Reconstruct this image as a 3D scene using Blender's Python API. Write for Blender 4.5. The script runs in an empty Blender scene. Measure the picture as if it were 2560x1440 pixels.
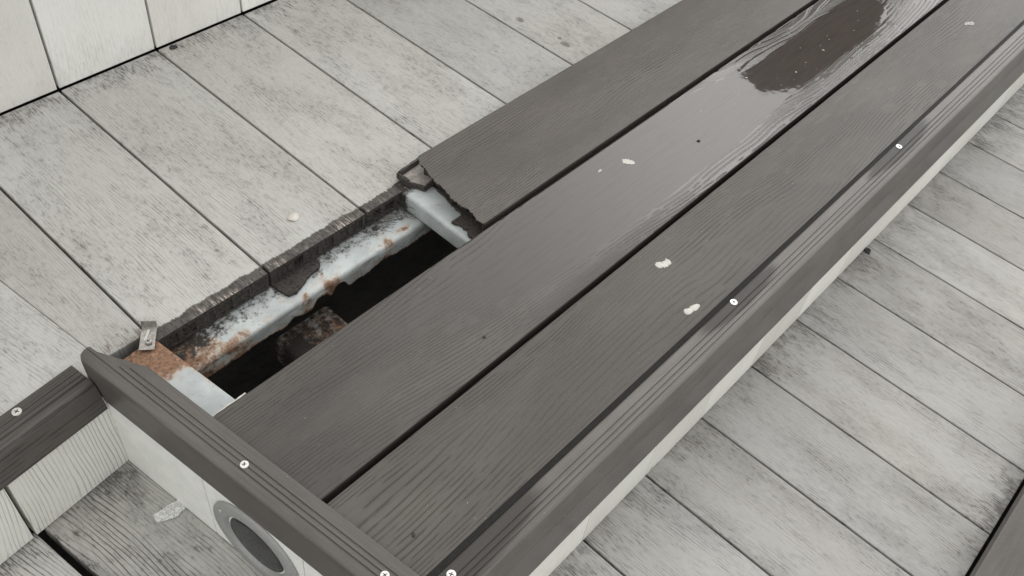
import bpy, bmesh, math, random
import numpy as np
from mathutils import Vector, Matrix
from mathutils.geometry import tessellate_polygon

random.seed(7)
scene = bpy.context.scene
COL = scene.collection

# ------------------------------------------------------------------ camera
def cam_rot(yaw, pitch, roll):
    ca, sa, cb, sb, cc, sc = (math.cos(yaw), math.sin(yaw), math.cos(pitch), math.sin(pitch), math.cos(roll), math.sin(roll))
    return (Matrix(((ca, -sa, 0), (sa, ca, 0), (0, 0, 1))) @ Matrix(((1, 0, 0), (0, cb, -sb), (0, sb, cb)))
            @ Matrix(((cc, -sc, 0), (sc, cc, 0), (0, 0, 1))))
cam_data = bpy.data.cameras.new('camera')
cam = bpy.data.objects.new('camera', cam_data)
COL.objects.link(cam)
CAM_LOC = (0.1053, -0.6427, 0.8251)
cam.matrix_world = Matrix.Translation(CAM_LOC) @ cam_rot(-0.9452, 0.7320, 0.1549).to_4x4()
cam_data.sensor_width = 36.0
cam_data.lens = 36.0 * 2328.9 / 2560.0
cam_data.clip_start = 0.01
cam_data.clip_end = 2000.0
scene.camera = cam

# ------------------------------------------------------------------ sky and sun (bright overcast)
SUN_AZ, SUN_EL = math.radians(22.0), math.radians(40.0)      # azimuth counted from +X towards +Y
world = bpy.data.worlds.new('World')
scene.world = world
world.use_nodes = True
wt = world.node_tree
wt.nodes.clear()
sky = wt.nodes.new('ShaderNodeTexSky')
sky.sky_type = 'NISHITA'
sky.sun_disc = False
sky.sun_elevation = SUN_EL
sky.sun_rotation = math.pi / 2 - SUN_AZ
sky.air_density = 1.0
sky.dust_density = 8.0
sky.ozone_density = 1.0
hs = wt.nodes.new('ShaderNodeHueSaturation')
hs.inputs['Saturation'].default_value = 0.10
bg = wt.nodes.new('ShaderNodeBackground')
bg.inputs['Strength'].default_value = 0.14
wo = wt.nodes.new('ShaderNodeOutputWorld')
wt.links.new(sky.outputs[0], hs.inputs['Color'])
ov = wt.nodes.new('ShaderNodeMix')                 # cloud cover evens the clear sky out
ov.data_type = 'RGBA'
ov.inputs[0].default_value = 0.78
ov.inputs[7].default_value = (7.2, 7.2, 7.1, 1.0)
wt.links.new(hs.outputs[0], ov.inputs[6])
wt.links.new(ov.outputs[2], bg.inputs['Color'])
wt.links.new(bg.outputs[0], wo.inputs['Surface'])

sd = bpy.data.lights.new('sun', 'SUN')
sd.energy = 0.5
sd.angle = math.radians(60.0)
sd.color = (1.0, 0.985, 0.955)
so = bpy.data.objects.new('sun', sd)
COL.objects.link(so)
sdir = Vector((math.cos(SUN_EL) * math.cos(SUN_AZ), math.cos(SUN_EL) * math.sin(SUN_AZ), math.sin(SUN_EL)))
so.rotation_euler = sdir.to_track_quat('Z', 'Y').to_euler()

scene.view_settings.view_transform = 'Standard'
scene.view_settings.look = 'None'
scene.view_settings.gamma = 1.0
scene.view_settings.use_curve_mapping = False
scene.view_settings.exposure = 0.58
scene.cycles.use_denoising = True
scene.cycles.max_bounces = 8
scene.cycles.transparent_max_bounces = 8

# ------------------------------------------------------------------ layout (metres)
PITCH = 0.15                       # upper light planks
X0 = 0.5124                        # a seam of the upper deck
YW = 0.4479                        # foot of the board wall
ZD = 0.027                         # top of the dark planks
ZL = -0.145                        # lower deck
LP = 0.1198                        # lower plank pitch
LX = 0.5899                        # a seam of the lower deck
YR = -0.4467                       # front riser
YBOX = -0.7889                     # dark step across the lower deck
TH = math.radians(-83.4)           # the skewed end: u runs along it, v points outwards
U = Vector((math.cos(TH), math.sin(TH), 0.0))
V = Vector((U.y, -U.x, 0.0))
O = Vector((0.286, -0.0224, 0.0))
UE, VE = -0.0093, -0.0038          # foot of the left riser (u) and of the end riser (v)
def E(u, v, z=0.0):
    return O + U * u + V * v + Vector((0, 0, z))

# ------------------------------------------------------------------ small tools
def link(o, parent=None):
    COL.objects.link(o)
    if parent is not None:
        o.parent = parent
    return o
def tag(o, label=None, cat=None, group=None, kind=None):
    if label: o['label'] = label
    if cat: o['category'] = cat
    if group: o['group'] = group
    if kind: o['kind'] = kind
    return o
def empty(name, loc=(0, 0, 0)):
    o = bpy.data.objects.new(name, None)
    o.empty_display_size = 0.05
    o.location = loc
    return link(o)
def mesh_obj(name, verts, faces, mats, parent=None, loc=(0, 0, 0), rotz=0.0, smooth=False, mat_ids=None, fix=True, rot=None):
    me = bpy.data.meshes.new(name)
    me.from_pydata([tuple(v) for v in verts], [], faces)
    if not isinstance(mats, (list, tuple)):
        mats = [mats]
    for m in mats:
        me.materials.append(m)
    if mat_ids:
        me.polygons.foreach_set('material_index', mat_ids)
    if fix:
        bm = bmesh.new(); bm.from_mesh(me)
        bmesh.ops.recalc_face_normals(bm, faces=bm.faces)
        bm.to_mesh(me); bm.free()
    if smooth:
        me.polygons.foreach_set('use_smooth', [True] * len(me.polygons))
    me.update()
    o = bpy.data.objects.new(name, me)
    link(o, parent)
    pl = Vector(parent.location) if parent is not None else Vector((0, 0, 0))
    o.location = Vector(loc) - pl
    o.rotation_euler = rot if rot is not None else (0, 0, rotz)
    return o

def poly_plank(name, poly, z0, z1, rotz, mat, parent=None, bev=0.0012, orient=None):
    """Extruded board; poly is a list of world xy corners. Its local x runs along the board."""
    c = Vector((sum(p[0] for p in poly) / len(poly), sum(p[1] for p in poly) / len(poly), 0))
    ca, sa = math.cos(-rotz), math.sin(-rotz)
    loc = [((p[0] - c.x) * ca - (p[1] - c.y) * sa, (p[0] - c.x) * sa + (p[1] - c.y) * ca) for p in poly]
    n = len(loc)
    bm = bmesh.new()
    lo = [bm.verts.new((x, y, z0 - z1)) for x, y in loc]
    hi = [bm.verts.new((x, y, 0)) for x, y in loc]
    bm.faces.new(hi); bm.faces.new(lo[::-1])
    for i in range(n):
        bm.faces.new((lo[i], lo[(i + 1) % n], hi[(i + 1) % n], hi[i]))
    bmesh.ops.recalc_face_normals(bm, faces=bm.faces)
    if bev:
        ed = [e for e in bm.edges if all(abs(v.co.z) < 1e-9 for v in e.verts)]
        bmesh.ops.bevel(bm, geom=ed, offset=bev, segments=2, profile=0.5, affect='EDGES')
    me = bpy.data.meshes.new(name); bm.to_mesh(me); bm.free()
    me.materials.append(mat)
    o = link(bpy.data.objects.new(name, me), parent)
    pl = Vector(parent.location) if parent is not None else Vector((0, 0, 0))
    o.location = Vector((c.x, c.y, z1)) - pl
    o.rotation_euler = (0, 0, rotz)
    return o

def upright(name, a, b, z0, z1, t, mat, parent=None, bev=0.0012):
    """A vertical board whose outer face runs from a to b (xy) and which is t thick behind it.
    local x = up, local y = along, local z = outwards (so that grain runs vertically)."""
    a, b = Vector((a[0], a[1], 0)), Vector((b[0], b[1], 0))
    d = (b - a); w = d.length; d.normalize()
    out = Vector((d.y, -d.x, 0))               # right-hand side of a->b looks outwards
    hx, hy = (z1 - z0) / 2, w / 2
    bm = bmesh.new()
    vs = [bm.verts.new((x, y, z)) for z in (-t, 0) for x, y in ((-hx, -hy), (hx, -hy), (hx, hy), (-hx, hy))]
    for f in ((0, 3, 2, 1), (4, 5, 6, 7), (0, 1, 5, 4), (1, 2, 6, 5), (2, 3, 7, 6), (3, 0, 4, 7)):
        bm.faces.new([vs[i] for i in f])
    if bev:
        ed = [e for e in bm.edges if all(abs(v.co.z) < 1e-9 for v in e.verts)]
        bmesh.ops.bevel(bm, geom=ed, offset=bev, segments=2, profile=0.5, affect='EDGES')
    bmesh.ops.recalc_face_normals(bm, faces=bm.faces)
    me = bpy.data.meshes.new(name); bm.to_mesh(me); bm.free()
    me.materials.append(mat)
    o = link(bpy.data.objects.new(name, me), parent)
    m = Matrix.Identity(4)
    up = Vector((0, 0, 1))
    yy = out.cross(up)
    for i in range(3):
        m[i][0], m[i][1], m[i][2] = up[i], yy[i], out[i]
    m.translation = (a + b) / 2 + Vector((0, 0, (z0 + z1) / 2)) - (Vector(parent.location) if parent is not None else Vector((0, 0, 0)))
    o.matrix_local = m
    return o

def extrusion(name, outline, x0, x1, mat, parent=None, holes=(), depths=(), starts=None, mats=None, basis=None, origin=(0, 0, 0), smooth_deg=None):
    """Profile (a list of (y, z)) pulled along local x; holes are cells sunk into the end at x0."""
    n = len(outline)
    st = starts or [x0] * n
    verts = [(st[i], p[0], p[1]) for i, p in enumerate(outline)] + [(x1, p[0], p[1]) for p in outline]
    faces, ids = [], []
    for i in range(n):
        j = (i + 1) % n
        faces.append((i, j, n + j, n + i)); ids.append(0)
    loops = [[Vector((p[0], p[1], 0)) for p in outline]] + [[Vector((p[0], p[1], 0)) for p in h] for h in holes]
    idx = list(range(n))
    for h in holes:
        b = len(verts)
        verts += [(x0, p[0], p[1]) for p in h]
        idx += list(range(b, b + len(h)))
    for t in tessellate_polygon(loops):
        faces.append(tuple(idx[k] for k in t)); ids.append(1)
    off = n
    for h, dp in zip(holes, depths):
        m = len(h); f0 = idx[off:off + m]; b = len(verts)
        verts += [(x0 + dp, p[0], p[1]) for p in h]
        for i in range(m):
            j = (i + 1) % m
            faces.append((f0[j], f0[i], b + i, b + j)); ids.append(1)
        faces.append(tuple(range(b, b + m))); ids.append(1)
        off += m
    for t in tessellate_polygon([[Vector((p[0], p[1], 0)) for p in outline]]):
        faces.append(tuple(n + k for k in t[::-1])); ids.append(0)
    o = mesh_obj(name, verts, faces, mats or [mat, mat], parent, mat_ids=ids)
    m = basis.to_4x4() if basis else Matrix.Identity(4)
    m.translation = Vector(origin) - (Vector(parent.location) if parent is not None else Vector((0, 0, 0)))
    o.matrix_local = m
    if smooth_deg:
        me = o.data
        me.polygons.foreach_set('use_smooth', [True] * len(me.polygons))
        bm = bmesh.new(); bm.from_mesh(me)
        for e in bm.edges:
            if len(e.link_faces) == 2 and e.calc_face_angle(0) > math.radians(smooth_deg):
                e.smooth = False
        bm.to_mesh(me); bm.free()
    return o

# numpy noise ------------------------------------------------------
_rs = np.random.RandomState(11)
_tab = _rs.rand(256, 256)
def vnoise(x, y, s=0):
    x = np.asarray(x, float) + 37.17 * s + 500; y = np.asarray(y, float) + 91.31 * s + 500
    xi = np.floor(x).astype(int); yi = np.floor(y).astype(int)
    fx = x - xi; fy = y - yi
    fx = fx * fx * fx * (fx * (fx * 6 - 15) + 10); fy = fy * fy * fy * (fy * (fy * 6 - 15) + 10)
    a = _tab[xi & 255, yi & 255]; b = _tab[(xi + 1) & 255, yi & 255]
    c = _tab[xi & 255, (yi + 1) & 255]; d = _tab[(xi + 1) & 255, (yi + 1) & 255]
    return (a * (1 - fx) + b * fx) * (1 - fy) + (c * (1 - fx) + d * fx) * fy
def fbm(x, y, s=0, o=3):
    r = 0; a = 0.5; t = 0
    for k in range(o):
        r = r + a * vnoise(x * 2 ** k, y * 2 ** k, s + 7 * k); t += a; a *= 0.5
    return r / t
def sstep(a, b, x):
    t = np.clip((x - a) / (b - a), 0, 1)
    return t * t * (3 - 2 * t)

# ------------------------------------------------------------------ materials
class NT:
    def __init__(self, name):
        self.mat = bpy.data.materials.new(name)
        self.mat.use_nodes = True
        self.t = self.mat.node_tree
        self.t.nodes.clear()
        self.out = self.t.nodes.new('ShaderNodeOutputMaterial')
    def set(self, sock, val):
        if isinstance(val, bpy.types.NodeSocket):
            self.t.links.new(val, sock)
        elif val is not None:
            if hasattr(sock.default_value, '__len__'):
                v = list(val) if hasattr(val, '__len__') else [val] * len(sock.default_value)
                if len(sock.default_value) == 4 and len(v) == 3: v.append(1.0)
                sock.default_value = v
            else:
                sock.default_value = val
    def n(self, typ, ins=None, out=0, **attrs):
        nd = self.t.nodes.new(typ)
        for k, v in attrs.items(): setattr(nd, k, v)
        for k, v in (ins or {}).items(): self.set(nd.inputs[k], v)
        return nd.outputs[out] if out is not None else nd
    def m(self, op, a, b=0.0, c=None, clamp=False):
        nd = self.t.nodes.new('ShaderNodeMath'); nd.operation = op; nd.use_clamp = clamp
        self.set(nd.inputs[0], a); self.set(nd.inputs[1], b)
        if c is not None: self.set(nd.inputs[2], c)
        return nd.outputs[0]
    def vm(self, op, a, b):
        nd = self.t.nodes.new('ShaderNodeVectorMath'); nd.operation = op
        self.set(nd.inputs[0], a); self.set(nd.inputs[1], b)
        return nd.outputs[0]
    def mix(self, f, a, b, blend='MIX'):
        nd = self.t.nodes.new('ShaderNodeMix'); nd.data_type = 'RGBA'; nd.blend_type = blend
        self.set(nd.inputs[0], f); self.set(nd.inputs[6], a); self.set(nd.inputs[7], b)
        return nd.outputs[2]
    def ss(self, x, a, b, lo=0.0, hi=1.0):
        nd = self.t.nodes.new('ShaderNodeMapRange'); nd.interpolation_type = 'SMOOTHSTEP'
        self.set(nd.inputs[0], x); self.set(nd.inputs[1], a); self.set(nd.inputs[2], b)
        self.set(nd.inputs[3], lo); self.set(nd.inputs[4], hi)
        return nd.outputs[0]
    def noise(self, vec, scale=1.0, detail=2.0, rough=0.5, dist=0.0):
        return self.n('ShaderNodeTexNoise', {'Vector': vec, 'Scale': scale, 'Detail': detail, 'Roughness': rough, 'Distortion': dist})
    def attr(self, name):
        return self.n('ShaderNodeAttribute', out=2, attribute_name=name)
    def coords(self, spread=9.0):
        tc = self.n('ShaderNodeTexCoord', out=None)
        obj = tc.outputs['Object']
        rnd = self.n('ShaderNodeObjectInfo', out=None).outputs['Random']
        off = self.n('ShaderNodeCombineXYZ', {0: self.m('MULTIPLY', rnd, spread), 1: self.m('MULTIPLY', rnd, spread * 3.7), 2: self.m('MULTIPLY', rnd, spread * 1.9)})
        return obj, self.vm('ADD', obj, off), rnd
    def sep(self, v):
        nd = self.n('ShaderNodeSeparateXYZ', {0: v}, out=None)
        return nd.outputs[0], nd.outputs[1], nd.outputs[2]
    def bump(self, h, strength=0.5, dist=0.001, normal=None):
        nd = self.t.nodes.new('ShaderNodeBump')
        self.set(nd.inputs['Strength'], strength); self.set(nd.inputs['Distance'], dist); self.set(nd.inputs['Height'], h)
        if normal is not None: self.set(nd.inputs['Normal'], normal)
        return nd.outputs[0]
    def principled(self, **kw):
        nd = self.t.nodes.new('ShaderNodeBsdfPrincipled')
        for k, v in kw.items(): self.set(nd.inputs[k.replace('_', ' ')], v)
        self.t.links.new(nd.outputs[0], self.out.inputs['Surface'])
        return nd

def light_wpc(name, base=(0.448, 0.445, 0.430), dark=(0.115, 0.110, 0.102), groove=0.46, lam=0.0034, warp=5.0,
              lo_grime=None, hi_grime=None, strip=None, stain=0.5, mildew=1.0, brk_lo=0.36, streaky=0.42, spots=None):
    """Weathered pale wood-plastic board. lo_grime / hi_grime: (edge position, reach, amount) along local x."""
    t = NT(name)
    obj, co, rnd = t.coords()
    x, y, z = t.sep(obj)
    cx, cy, cz = t.sep(co)
    w1 = t.noise(t.vm('MULTIPLY', co, (2.4, 11.0, 1.0)), 1.0, 2.0, 0.5)
    w2 = t.noise(t.vm('MULTIPLY', co, (9.0, 40.0, 1.0)), 1.0, 2.0, 0.5)
    ph = t.m('ADD', t.m('MULTIPLY', cy, 1.0 / lam), t.m('ADD', t.m('MULTIPLY', w1, warp * 2.6), t.m('MULTIPLY', w2, 1.1)))
    s = t.m('COSINE', t.m('MULTIPLY', ph, 6.2832))
    brk = t.noise(t.vm('MULTIPLY', co, (22.0, 160.0, 1.0)), 1.0, 2.0, 0.6)
    gr = t.m('MULTIPLY', t.ss(s, 0.55, 0.98), t.ss(brk, brk_lo, brk_lo + 0.26))
    streak = t.noise(t.vm('MULTIPLY', co, (70.0, 820.0, 1.0)), 1.0, 3.0, 0.65)
    gmod = t.noise(t.vm('MULTIPLY', co, (7.0, 24.0, 1.0)), 1.0, 2.0, 0.6)
    gr = t.m('MULTIPLY', gr, t.ss(gmod, 0.30, 0.66))
    speck = t.noise(t.vm('MULTIPLY', co, (110.0, 330.0, 1.0)), 1.0, 2.0, 0.7)
    dots = t.noise(t.vm('MULTIPLY', co, (45.0, 75.0, 1.0)), 1.0, 3.0, 0.75)
    mot = t.noise(t.vm('MULTIPLY', co, (8.0, 19.0, 1.0)), 1.0, 4.0, 0.62)
    big = t.noise(t.vm('MULTIPLY', co, (3.0, 6.0, 1.0)), 1.0, 2.0, 0.5)
    d = t.m('MULTIPLY', gr, groove)
    d = t.m('ADD', d, t.m('MULTIPLY', t.ss(streak, 0.47, 0.78), streaky))
    d = t.m('ADD', d, t.m('MULTIPLY', t.m('MULTIPLY', t.ss(speck, 0.50, 0.74), t.ss(mot, 0.34, 0.64)), 0.52 * mildew))
    d = t.m('ADD', d, t.m('MULTIPLY', t.ss(dots, 0.52, 0.78), 0.30 * mildew))
    d = t.m('ADD', d, t.m('MULTIPLY', t.ss(mot, 0.42, 0.74), 0.42 * stain))
    def grime(edge, reach, amt, sign):
        dist = t.m('MULTIPLY', t.m('SUBTRACT', x, edge), sign)        # inwards from the edge
        g1 = t.noise(t.vm('MULTIPLY', co, (7.0, 90.0, 1.0)), 1.0, 2.0, 0.65)
        g2 = t.noise(t.vm('MULTIPLY', co, (14.0, 17.0, 1.0)), 1.0, 2.0, 0.6)
        rr = t.m('MULTIPLY', t.m('ADD', t.m('MULTIPLY', g1, 1.1), t.m('MULTIPLY', g2, 1.1)), reach)
        k = t.m('SUBTRACT', 1.0, t.m('DIVIDE', dist, rr), clamp=True)
        k = t.ss(t.m('ADD', k, t.m('ADD', t.m('MULTIPLY', t.m('SUBTRACT', streak, 0.5), 1.3), t.m('MULTIPLY', t.m('SUBTRACT', speck, 0.5), 1.1))), 0.30, 1.15)
        tex = t.m('ADD', 0.45, t.m('ADD', t.m('MULTIPLY', t.ss(streak, 0.40, 0.62), 0.5), t.m('MULTIPLY', gr, 0.5)))
        tex = t.m('MULTIPLY', tex, t.ss(t.noise(t.vm('MULTIPLY', co, (30.0, 42.0, 1.0)), 1.0, 3.0, 0.7), 0.36, 0.62))
        return t.m('MULTIPLY', t.m('MULTIPLY', k, tex), t.m('MULTIPLY', t.m('ADD', 0.55, t.m('FRACT', t.m('MULTIPLY', rnd, 7.31))), amt))
    for gdef, sg in ((lo_grime, 1.0), (hi_grime, -1.0)):
        if gdef: d = t.m('ADD', d, grime(gdef[0], gdef[1], gdef[2], sg))
    d = t.m('MINIMUM', d, 1.0)
    warmv = t.mix(t.ss(big, 0.35, 0.65), base, tuple(c * k for c, k in zip(base, (0.95, 0.938, 0.918))))
    vary = t.m('ADD', 0.87, t.m('MULTIPLY', rnd, 0.19))
    colr = t.mix(1.0, warmv, t.n('ShaderNodeCombineXYZ', {0: vary, 1: vary, 2: vary}), 'MULTIPLY')
    colr = t.mix(t.m('MULTIPLY', t.m('FRACT', t.m('MULTIPLY', rnd, 13.7)), 0.28), colr, t.mix(1.0, colr, (0.97, 0.935, 0.885), 'MULTIPLY'))
    colr = t.mix(d, colr, dark)
    for px, py, rx, ry in (spots or ()):
        ex = t.m('DIVIDE', t.m('SUBTRACT', x, px), rx); ey = t.m('DIVIDE', t.m('SUBTRACT', y, py), ry)
        qd = t.m('ADD', t.m('MULTIPLY', ex, ex), t.m('MULTIPLY', ey, ey))
        qd = t.m('ADD', qd, t.m('MULTIPLY', t.m('SUBTRACT', dots, 0.5), 4.0))
        colr = t.mix(t.m('MULTIPLY', t.ss(qd, 1.2, 0.3), 0.75), colr, (0.10, 0.094, 0.085))
    if strip:                                             # the band that lay under the lost plank
        e0, wd = strip
        g3 = t.noise(t.vm('MULTIPLY', co, (9.0, 240.0, 1.0)), 1.0, 3.0, 0.6)
        g4 = t.noise(t.vm('MULTIPLY', co, (30.0, 26.0, 1.0)), 1.0, 3.0, 0.6)
        dist = t.m('SUBTRACT', x, e0)
        edge = t.m('MULTIPLY', t.m('ADD', 0.55, t.m('ADD', t.m('MULTIPLY', t.m('SUBTRACT', g3, 0.5), 0.45), t.m('MULTIPLY', g4, 0.85))), wd)
        k = t.ss(t.m('SUBTRACT', edge, dist), -0.0006, 0.0022)
        scr = t.m('MULTIPLY', t.ss(t.noise(t.vm('MULTIPLY', co, (60.0, 520.0, 1.0)), 1.0, 3.0, 0.6), 0.48, 0.62), t.ss(g4, 0.44, 0.62))
        bare = t.ss(dist, wd * 0.75, wd * 0.25)
        scr = t.m('MULTIPLY', scr, t.m('ADD', 0.25, t.m('MULTIPLY', bare, 0.75)))
        sc = t.mix(scr, t.mix(t.ss(speck, 0.4, 0.65), (0.085, 0.078, 0.072), (0.045, 0.040, 0.037)), (0.40, 0.345, 0.305))
        colr = t.mix(k, colr, sc)
    h = t.m('ADD', t.m('MULTIPLY', gr, -1.0), t.m('MULTIPLY', streak, -0.5))
    t.principled(Base_Color=colr, Roughness=0.72, Specular_IOR_Level=0.3, Normal=t.bump(h, 0.35, 0.0004))
    return t.mat

def dark_wpc(name, base=(0.063, 0.0570, 0.0495), wet=(0.052, 0.0450, 0.0405), rough=0.43, grain_attr=True, bumpy=1.0, patches=None, lines=None):
    t = NT(name)
    obj, co, rnd = t.coords()
    x, y, z = t.sep(obj)
    fine = t.noise(co, 900.0, 2.0, 0.7)
    grit = t.noise(co, 330.0, 3.0, 0.7)
    streak = t.noise(t.vm('MULTIPLY', co, (18.0, 380.0, 60.0)), 1.0, 3.0, 0.6)
    mot = t.noise(t.vm('MULTIPLY', co, (5.0, 14.0, 5.0)), 1.0, 4.0, 0.6)
    c = t.mix(t.ss(mot, 0.3, 0.7), tuple(k * 0.80 for k in base), tuple(k * 1.22 for k in base))
    dust = t.noise(t.vm('MULTIPLY', co, (3.0, 7.0, 3.0)), 1.0, 5.0, 0.65)
    c = t.mix(t.m('MULTIPLY', t.ss(dust, 0.42, 0.70), 0.42), c, (0.125, 0.118, 0.106))
    c = t.mix(t.m('MULTIPLY', t.ss(streak, 0.42, 0.68), 0.28), c, tuple(k * 0.55 for k in base))
    c = t.mix(t.m('MULTIPLY', t.ss(fine, 0.35, 0.75), 0.40), c, tuple(k * 1.5 for k in base))
    spec = 0.27
    salt = t.ss(t.noise(co, 420.0, 1.0, 0.5), 0.80, 0.83)
    c = t.mix(t.m('MULTIPLY', salt, 0.7), c, (0.45, 0.44, 0.42))
    r = t.m('ADD', rough - 0.06, t.m('MULTIPLY', mot, 0.12))
    h = t.m('ADD', t.m('MULTIPLY', fine, 0.5), t.m('MULTIPLY', grit, 0.7))
    nstr = 0.35 * bumpy
    if grain_attr:
        g = t.attr('grain'); dp = t.attr('depth')
        c = t.mix(t.m('MULTIPLY', g, 0.62), c, tuple(k * 0.30 for k in base))
        wm = t.ss(dp, -0.00034, 0.00008)
        c = t.mix(wm, c, wet)
        spec = t.m('SUBTRACT', t.m('ADD', 0.27, t.m('MULTIPLY', t.attr('sheen'), 0.16)), t.m('MULTIPLY', t.ss(dp, 0.0, 0.00005), 0.25))
        damp = t.ss(dp, -0.00037, -0.00002)
        she = t.attr('sheen')
        damp = t.m('MAXIMUM', damp, t.m('MULTIPLY', she, 0.74))
        r = t.m('MULTIPLY', r, t.m('SUBTRACT', 1.0, t.m('MULTIPLY', damp, 0.80)))
        nstr = t.m('MULTIPLY', nstr, t.m('SUBTRACT', 1.0, t.m('MULTIPLY', damp, 0.9)))
    if lines:                                             # drawn-out emboss lines along the extrusion
        lam, amt = lines
        w1 = t.noise(t.vm('MULTIPLY', co, (1.6, 12.0, 12.0)), 1.0, 2.0, 0.5)
        sy = t.m('ADD', cyz(t, co), t.m('MULTIPLY', w1, lam * 2.5))
        s = t.m('COSINE', t.m('MULTIPLY', sy, 6.2832 / lam))
        gl = t.m('MULTIPLY', t.ss(s, 0.3, 0.95), t.ss(streak, 0.35, 0.6))
        c = t.mix(t.m('MULTIPLY', gl, amt), c, tuple(k * 0.42 for k in base))
        h = t.m('SUBTRACT', h, t.m('MULTIPLY', gl, 2.0 * amt))
    if patches:                                           # water that has soaked in round the screws
        pm = None
        for px, py, sx, sy_ in patches:
            ex = t.m('DIVIDE', t.m('SUBTRACT', x, px), sx); ey = t.m('DIVIDE', t.m('SUBTRACT', y, py), sy_)
            q = t.m('ADD', t.m('POWER', t.m('ABSOLUTE', ex), 2.0), t.m('POWER', t.m('ABSOLUTE', ey), 2.0))
            q = t.m('ADD', q, t.m('MULTIPLY', t.m('SUBTRACT', streak, 0.5), 1.2))
            k = t.ss(q, 1.15, 0.55)
            pm = k if pm is None else t.m('MAXIMUM', pm, k)
        c = t.mix(t.m('MULTIPLY', pm, 0.75), c, tuple(k * 0.38 for k in base))
        spec = t.m('SUBTRACT', 0.27, t.m('MULTIPLY', pm, 0.14))
    t.principled(Base_Color=c, Roughness=r, Specular_IOR_Level=spec, Normal=t.bump(h, nstr, 0.0006))
    return t.mat
def cyz(t, co):
    a, b, c = t.sep(co)
    return t.m('ADD', b, c)

def plain(name, col, rough=0.6, metal=0.0, spec=0.5, var=0.25, scale=150.0, bump=0.2, dist=0.0005):
    t = NT(name)
    obj, co, rnd = t.coords()
    nz = t.noise(co, scale, 4.0, 0.65)
    c = t.mix(t.ss(nz, 0.3, 0.7), tuple(k * (1 - var) for k in col), tuple(min(1, k * (1 + var)) for k in col))
    t.principled(Base_Color=c, Roughness=rough, Metallic=metal, Specular_IOR_Level=spec, Normal=t.bump(nz, bump, dist))
    return t.mat

def painted_steel(name):
    """Pale blue-grey paint, flaking to rust where attribute 'rust' is high, grimy where 'dirt' is high."""
    t = NT(name)
    obj, co, rnd = t.coords(0.0)
    ru, di = t.attr('rust'), t.attr('dirt')
    n1 = t.noise(co, 70.0, 5.0, 0.68)
    n2 = t.noise(co, 260.0, 4.0, 0.7)
    n3 = t.noise(co, 28.0, 3.0, 0.6)
    paint = t.mix(t.ss(n3, 0.3, 0.7), (0.36, 0.385, 0.385), (0.49, 0.525, 0.52))
    paint = t.mix(t.m('MULTIPLY', t.ss(n2, 0.60, 0.70), 0.7), paint, (0.14, 0.11, 0.09))
    rk = t.ss(t.m('ADD', ru, t.m('MULTIPLY', t.m('SUBTRACT', n1, 0.5), 1.5)), 0.40, 0.72)
    rim = t.m('MULTIPLY', t.ss(t.m('ADD', ru, t.m('MULTIPLY', t.m('SUBTRACT', n1, 0.5), 1.5)), 0.24, 0.54), 0.55)
    rust = t.mix(t.ss(n2, 0.36, 0.66), (0.265, 0.138, 0.075), (0.100, 0.052, 0.031))
    rust = t.mix(t.ss(n1, 0.45, 0.30), rust, (0.33, 0.195, 0.120))
    c = t.mix(rim, paint, (0.44, 0.30, 0.19))
    c = t.mix(t.m('MULTIPLY', rk, 0.92), c, rust)
    n4 = t.noise(co, 130.0, 5.0, 0.75)
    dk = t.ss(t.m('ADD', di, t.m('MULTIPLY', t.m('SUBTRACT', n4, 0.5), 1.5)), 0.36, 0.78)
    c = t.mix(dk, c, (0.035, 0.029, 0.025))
    r = t.m('ADD', 0.42, t.m('MULTIPLY', t.m('MAXIMUM', rk, dk), 0.45))
    h = t.m('ADD', t.m('MULTIPLY', rk, 0.6), t.m('MULTIPLY', n2, t.m('ADD', 0.15, rk)))
    t.principled(Base_Color=c, Roughness=r, Specular_IOR_Level=0.4, Normal=t.bump(h, 0.6, 0.0012))
    return t.mat

HU = YW / 2
M_UP = light_wpc('weathered_pale_composite', hi_grime=(HU, 0.055, 0.85))
M_SPOT = light_wpc('weathered_pale_composite_spotted', hi_grime=(HU, 0.055, 0.85), spots=[(-0.1447, 0.0405, 0.010, 0.008), (-0.0537, 0.0481, 0.008, 0.007), (-0.128, 0.036, 0.004, 0.003)])
M_UPS = light_wpc('weathered_pale_composite_stained_end', hi_grime=(HU, 0.055, 0.85), strip=(-HU, 0.0165))
M_WEDGE = light_wpc('weathered_pale_composite_rusty_end', lo_grime=(-0.215, 0.030, 0.75), dark=(0.14, 0.115, 0.092))
HLR = (YR - YBOX) / 2
M_LOW = light_wpc('weathered_pale_composite_walkway', base=(0.385, 0.381, 0.367), lo_grime=(-HLR, 0.045, 1.0), hi_grime=(HLR, 0.075, 0.80), groove=0.58, stain=0.8, mildew=0.8)
M_LOWL = light_wpc('weathered_pale_composite_deep_grain', base=(0.50, 0.494, 0.472), groove=0.86, lam=0.0046, warp=3.8, stain=1.5, mildew=1.3, brk_lo=0.22, hi_grime=(0.455, 0.06, 0.8))
M_WALL = light_wpc('pale_composite_cladding', base=(0.80, 0.80, 0.77), dark=(0.30, 0.30, 0.285), groove=0.16, streaky=0.16, stain=0.25, mildew=0.25, lo_grime=(-0.35, 0.09, 0.14), lam=0.005)
M_RISER = light_wpc('pale_composite_riser', base=(0.75, 0.75, 0.715), dark=(0.20, 0.20, 0.19), groove=0.14, streaky=0.12, lam=0.006, warp=3.0, stain=0.15, mildew=0.08, lo_grime=(-0.0725, 0.03, 0.55))
M_RISEL = light_wpc('pale_composite_riser_grained', base=(0.74, 0.74, 0.70), dark=(0.22, 0.22, 0.21), groove=0.62, streaky=0.16, lam=0.0046, warp=4.2, brk_lo=0.18, stain=0.25, mildew=0.12, lo_grime=(-0.0725, 0.03, 0.45))
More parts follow.
